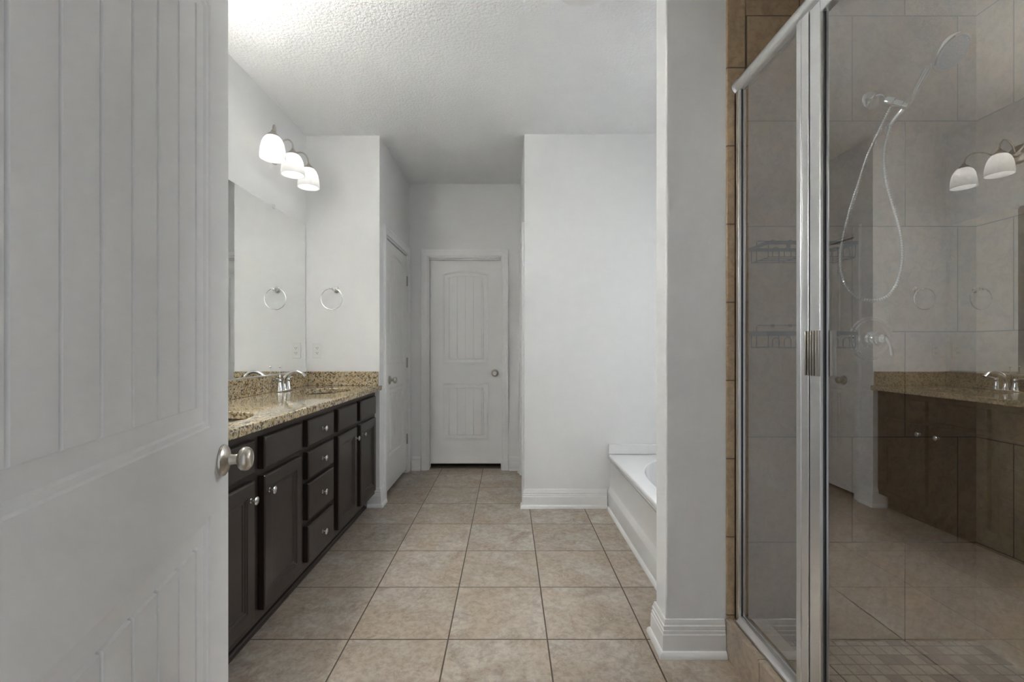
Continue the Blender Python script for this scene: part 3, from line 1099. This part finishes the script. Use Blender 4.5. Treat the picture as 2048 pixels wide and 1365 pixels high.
# ------------------------------------------------------------------ shower enclosure
GX = 0.877
YW = TYF - 0.0005
PO0, PO1 = 1.305, 1.360      # strike post of the fixed panel
ZS0, ZS1 = CUZ + 0.0045, 0.172
HZ = 2.165
pn = thing('glass_shower_screen', 'narrow fixed glass shower panel in a chrome frame against the tiled wall', 'shower panel', (GX, 1.5, CUZ))
MB().box(GX - 0.003, GX + 0.003, PO1 - 0.004, YW - 0.014, ZS1 - 0.008, HZ - 0.020).build('glass_pane', M_GLASS, pn, smooth=0)
m = MB()
m.box(GX - 0.016, GX - 0.0045, YW - 0.030, YW, ZS0, HZ - 0.024)
m.box(GX + 0.0045, GX + 0.016, YW - 0.030, YW, ZS0, HZ - 0.024)
m.box(GX - 0.016, GX + 0.016, YW - 0.012, YW, ZS0, HZ - 0.024)
m.build('wall_channel', M_ALU, pn, bevel=0.0015)
MB().box(GX - 0.0048, GX + 0.0048, YW - 0.034, YW - 0.0302, ZS1, HZ - 0.026).build('gasket', M_GASKET, pn)
m = MB()
m.box(GX - 0.016, GX + 0.016, PO0, PO1, ZS0, HZ - 0.024)
m.box(GX - 0.0185, GX - 0.0155, PO0 + 0.030, PO1 - 0.012, ZS0, HZ - 0.024)
m.build('strike_post', M_ALU, pn, bevel=0.0015)
# sill track
SP = [(-0.026, 0.0), (-0.026, 0.008), (-0.018, 0.014), (-0.013, 0.027), (-0.005, 0.027), (-0.005, 0.020), (0.005, 0.020), (0.005, 0.027), (0.014, 0.024), (0.018, 0.0)]
MB().prism(SP, lambda a, b, s: (GX + a, s, ZS0 - 0.0002 + b), 0.55, YW - 0.0305).build('sill_track', M_ALU, pn, smooth=40)
# header with a rounded front
HP = [(0.016, -0.024), (0.016, 0.020)] + [(-0.004 + 0.0 - 0.024 * math.cos(a), 0.000 + 0.024 * math.sin(a)) for a in [PI / 2 - PI * k / 14 for k in range(15)]]
HP = [(0.016, -0.024), (0.016, 0.024)] + [(-0.002 - 0.022 * math.sin(PI * k / 14), 0.024 * math.cos(PI * k / 14)) for k in range(15)]
MB().prism(HP, lambda a, b, s: (GX + a, s, HZ + b), 0.55, YW - 0.006).build('header_rail', M_ALU, pn, smooth=40)
HP2 = [(a * 1.28 + (0.001 if a < 0 else -0.001), b * 1.25) for a, b in HP]
MB().prism(HP2, lambda a, b, s: (GX + a, s, HZ + b), YW - 0.0058, YW).build('header_cap', M_CHROME, pn, smooth=40)
MB().box(GX - 0.016, GX + 0.016, 0.52, 0.56, ZS0, HZ - 0.024).build('hinge_post', M_ALU, pn, bevel=0.0015)

DY0, DY1 = 0.568, 1.300
sd = thing('shower_door', 'wide framed glass shower door with a pull handle at right', 'shower door', (GX, (DY0 + DY1) / 2, ZS1))
DZ0, DZ1 = 0.182, 2.138
for (a, b, c, d) in ((DY1 - 0.044, DY1, DZ0, DZ1), (DY0, DY0 + 0.044, DZ0, DZ1)):
    m = MB()
    m.box(GX - 0.0155, GX + 0.0105, a, b, c, d)
    m.build('stile', M_ALU, sd, bevel=0.002)
for z0, z1 in ((DZ0, DZ0 + 0.04), (DZ1 - 0.036, DZ1)):
    MB().box(GX - 0.0155, GX + 0.0105, DY0 + 0.0442, DY1 - 0.0442, z0, z1).build('rail', M_ALU, sd, bevel=0.002)
MB().box(GX - 0.003, GX + 0.003, DY0 + 0.040, DY1 - 0.040, DZ0 + 0.035, DZ1 - 0.031).build('glass_pane', M_GLASS, sd, smooth=0)
m = MB()
for a, b in ((DY1 - 0.0482, DY1 - 0.0442), (DY0 + 0.0442, DY0 + 0.0482)):
    m.box(GX - 0.005, GX + 0.005, a, b, DZ0 + 0.04, DZ1 - 0.036)
m.build('gasket', M_GASKET, sd)
# pull handle, a finned extrusion outside and in
m = MB()
hz0, hz1 = 1.096, 1.223
m.box(GX - 0.020, GX - 0.0158, 1.255, 1.302, hz0, hz1)
for k in range(4):
    y = 1.259 + 0.0105 * k
    m.box(GX - 0.026, GX - 0.0195, y, y + 0.0045, hz0, hz1)
m.box(GX - 0.030, GX - 0.0195, 1.298, 1.302, hz0, hz1)
m.build('handle', M_NICKEL, sd, bevel=0.0008)
m = MB()
m.box(GX + 0.0108, GX + 0.014, 1.255, 1.300, hz0, hz1)
for k in range(3):
    x = GX + 0.016 + 0.008 * k
    m.box(x, x + 0.003, 1.262, 1.266, hz0, hz1)
m.box(GX + 0.0138, GX + 0.036, 1.266, 1.270, hz0, hz1)
m.build('handle', M_NICKEL, sd, bevel=0.0008)

# ------------------------------------------------------------------ shower fittings on the back wall
EX, EZ = 1.377, 2.115
Y0 = TYF - 0.0004
sh = thing('hand_shower', 'chrome hand shower with long looped hose on the tiled back wall', 'shower head', (EX, Y0, EZ))
MB().lathe([(0, 0), (0.033, 0), (0.034, 0.003), (0.031, 0.007), (0.022, 0.011), (0.013, 0.013), (0.0, 0.014)], (EX, Y0, EZ), (0, -1, 0), n=36).build('escutcheon', M_CHROME, sh)
BR = Vector((1.352, 1.610, 2.045))     # bracket
arm = smooth_path([(EX, Y0 - 0.010, EZ), (EX, Y0 - 0.040, EZ + 0.002), (EX - 0.006, Y0 - 0.075, EZ - 0.016), (BR.x + 0.002, BR.y + 0.012, BR.z + 0.018)], 8)
MB().tube(arm, 0.0085, 16).build('shower_arm', M_CHROME, sh)
m = MB()
axd = Vector((0.55, -0.55, -0.55))
m.lathe([(0, -0.016), (0.015, -0.016), (0.0165, -0.012), (0.0165, 0.010), (0.013, 0.014), (0.012, 0.040), (0.015, 0.044), (0.015, 0.058), (0, 0.060)], BR, axd, n=28)
m.build('bracket', M_CHROME, sh)
HB = BR + axd.normalized() * 0.052
P0 = HB + Vector((-0.022, 0.050, -0.050))
P1 = Vector((1.368, 1.478, 2.088))
wand = smooth_path([P0, HB, HB + (P1 - HB) * 0.5 + Vector((0, 0.004, -0.006)), P1], 8)
nn = len(wand)
m = MB()
m.tube(wand, [0.0095 + 0.0045 * (i / nn) for i in range(nn)], 18)
hd = Vector((1.390, 1.430, 2.105))
face = Vector((0.22, -0.66, -0.62)).normalized()
m.lathe([(0, -0.040), (0.018, -0.038), (0.036, -0.028), (0.050, -0.012), (0.056, 0.002), (0.056, 0.008), (0.052, 0.011), (0.0, 0.011)], hd, face, n=40)
m.build('handset', M_CHROME, sh)
m = MB()
m.lathe([(0, 0.0105), (0.048, 0.0105), (0.047, 0.0135), (0.040, 0.015), (0, 0.0152)], hd, face, n=40)
a_ = Vector((0, 0, 1)).cross(face).normalized()
b_ = face.cross(a_)
for r, k in ((0.042, 22), (0.031, 16), (0.020, 10), (0.009, 5)):
    for i in range(k):
        th = 2 * PI * i / k
        m.lathe([(0.0022, 0), (0.0018, 0.003), (0, 0.0034)], hd + face * 0.0145 + (a_ * math.cos(th) + b_ * math.sin(th)) * r, face, n=6)
m.build('spray_face', M_GREY, sh)


def at(px_, py_, Y):
    return Vector(((px_ - 1016) * Y / 910, Y, H_EYE - (py_ - 696) * Y / 910))


hp = [(1768, 241), (1752, 275), (1735, 312), (1719, 360), (1703, 410), (1690, 458), (1682, 500), (1681, 535), (1690, 568), (1710, 592), (1740, 602), (1768, 596), (1788, 576), (1800, 545), (1804, 508), (1801, 472), (1793, 437), (1782, 402), (1772, 365), (1768, 328), (1770, 292), (1779, 256)]
hpts = []
for i, (a, b) in enumerate(hp):
    hpts.append(at(a, b, 1.612 - 0.027 * math.sin(PI * i / (len(hp) - 1))))
hpts = [BR + Vector((0.004, 0.004, -0.018))] + hpts + [P0]
hp_s = smooth_path(hpts, 16)
# resample for even ribs
L = [0.0]
for a, b in zip(hp_s, hp_s[1:]):
    L.append(L[-1] + (b - a).length)
step = 0.0022
pts, k = [], 0
d = 0.0
while d < L[-1]:
    while L[k + 1] < d:
        k += 1
    t = (d - L[k]) / max(L[k + 1] - L[k], 1e-9)
    pts.append(hp_s[k].lerp(hp_s[k + 1], t))
    d += step
MB().tube(pts, [(0.0074, 0.0072, 0.0048, 0.0048)[i % 4] for i in range(len(pts))], 10).build('hose', M_CHROME, sh, smooth=60)

VX_, VZ_ = 1.377, 1.208
vv = thing('shower_valve', 'round chrome shower valve with a lever handle on the tiled wall', 'shower valve', (VX_, Y0, VZ_))
MB().lathe([(0, 0), (0.084, 0), (0.085, 0.003), (0.081, 0.007), (0.074, 0.008), (0.071, 0.011), (0.064, 0.012), (0.060, 0.010), (0.040, 0.010), (0.034, 0.013), (0, 0.013)], (VX_, Y0, VZ_), (0, -1, 0), n=64).build('escutcheon', M_CHROME, vv)
MB().lathe([(0.032, 0.012), (0.031, 0.022), (0.024, 0.028), (0.019, 0.036), (0.017, 0.052), (0.0185, 0.056), (0.0185, 0.062), (0.013, 0.068), (0.010, 0.074), (0, 0.075)], (VX_, Y0, VZ_), (0, -1, 0), n=40).build('stem', M_CHROME, vv)
m = MB()
c = Vector((VX_, Y0 - 0.068, VZ_))
m.tube([c + Vector((0.0, 0.0, 0.004)), c + Vector((0.006, -0.006, -0.008)), c + Vector((0.010, -0.012, -0.030)), c + Vector((0.012, -0.014, -0.060)), c + Vector((0.012, -0.014, -0.066))], [0.0075, 0.008, 0.006, 0.0072, 0.003], 16)
m.build('lever', M_CHROME, vv)

# wire caddies
def make_caddy(z, label):
    X0, X1 = 0.915, 1.235
    yb, yf = Y0 - 0.004, Y0 - 0.122
    t = thing('shower_caddy', label, 'shower caddy', ((X0 + X1) / 2, Y0, z), 0, 'wire caddies on the shower wall')
    # rim: flat band
    m = MB()
    r = 0.0125
    m.sweep([(X0, yb), (X0, yf), (X1, yf), (X1, yb)], [(-0.0012, -r / 2), (0.0012, -r / 2), (0.0012, r / 2), (-0.0012, r / 2)], lambda a, b, c_: (a, b, z + c_), closed=True)
    m.build('rim', M_WIRE, t, smooth=0)
    zb = z - 0.049
    rr = 0.0017
    m = MB()
    for k in range(4):
        y = yb - 0.006 - (yb - yf - 0.012) * k / 3
        m.tube([(X0 + 0.006, y, zb), (X1 - 0.006, y, zb)], rr, 8)
    for x in (X0 + 0.006, X0 + 0.11, X1 - 0.11, X1 - 0.006):
        m.tube([(x, yb - 0.002, z), (x, yb - 0.004, zb - 0.002), (x, yf + 0.004, zb - 0.002), (x, yf + 0.002, z)], rr, 8)
    m.build('basket_floor', M_WIRE, t)
    m = MB()
    p = [(X0 + 0.006, yf + 0.006, zb)]
    for k in range(7):
        x = X0 + 0.035 + (X1 - X0 - 0.07) * k / 6
        p += [(x - 0.012, yf + 0.006, zb)] + [(x - 0.012 * math.cos(PI * j / 8), yf + 0.006, zb + 0.022 + 0.012 * math.sin(PI * j / 8)) for j in range(9)] + [(x + 0.012, yf + 0.006, zb)]
    p.append((X1 - 0.006, yf + 0.006, zb))
    m.tube(p, rr, 8)
    m.build('front_loops', M_WIRE, t)
    m = MB()
    p = [(X0 + 0.028, yb + 0.001, zb), (X0 + 0.028, yb + 0.001, z + 0.028), (X0 + 0.034, yb + 0.001, z + 0.034), (X1 - 0.034, yb + 0.001, z + 0.034), (X1 - 0.028, yb + 0.001, z + 0.028), (X1 - 0.028, yb + 0.001, zb)]
    m.tube(p, rr, 8)
    for x in (X0 + 0.09, X0 + 0.155, X1 - 0.09):
        m.box(x - 0.006, x + 0.006, yb - 0.001, Y0 - 0.0002, z + 0.028, z + 0.038)
    m.box(X0 + 0.07, X0 + 0.082, yf - 0.002, yf + 0.002, z - 0.016, z + 0.002)
    m.build('wall_frame', M_WIRE, t)
    return t


c1 = make_caddy(1.546, 'black wire shower caddy hanging higher on the tiled wall')
dup(c1, (c1.location.x, c1.location.y, 1.226), 'black wire shower caddy hanging lower, level with the shower valve')

# ------------------------------------------------------------------ ceiling light
cl = thing('ceiling_light', 'round white flush ceiling light cut off at the top of the picture', 'ceiling light', (0.327, 1.868, CEIL))
MB().lathe([(0, 0), (0.170, 0), (0.172, -0.012), (0.165, -0.022), (0.150, -0.022), (0, -0.020)], (0.327, 1.868, CEIL - 0.0003), n=64).build('base_ring', M_TRIM, cl)
MB().lathe([(0.160, -0.0225), (0.158, -0.040), (0.140, -0.066), (0.105, -0.086), (0.055, -0.097), (0, -0.100)], (0.327, 1.868, CEIL), n=64).build('glass_dome', M_DOME, cl)
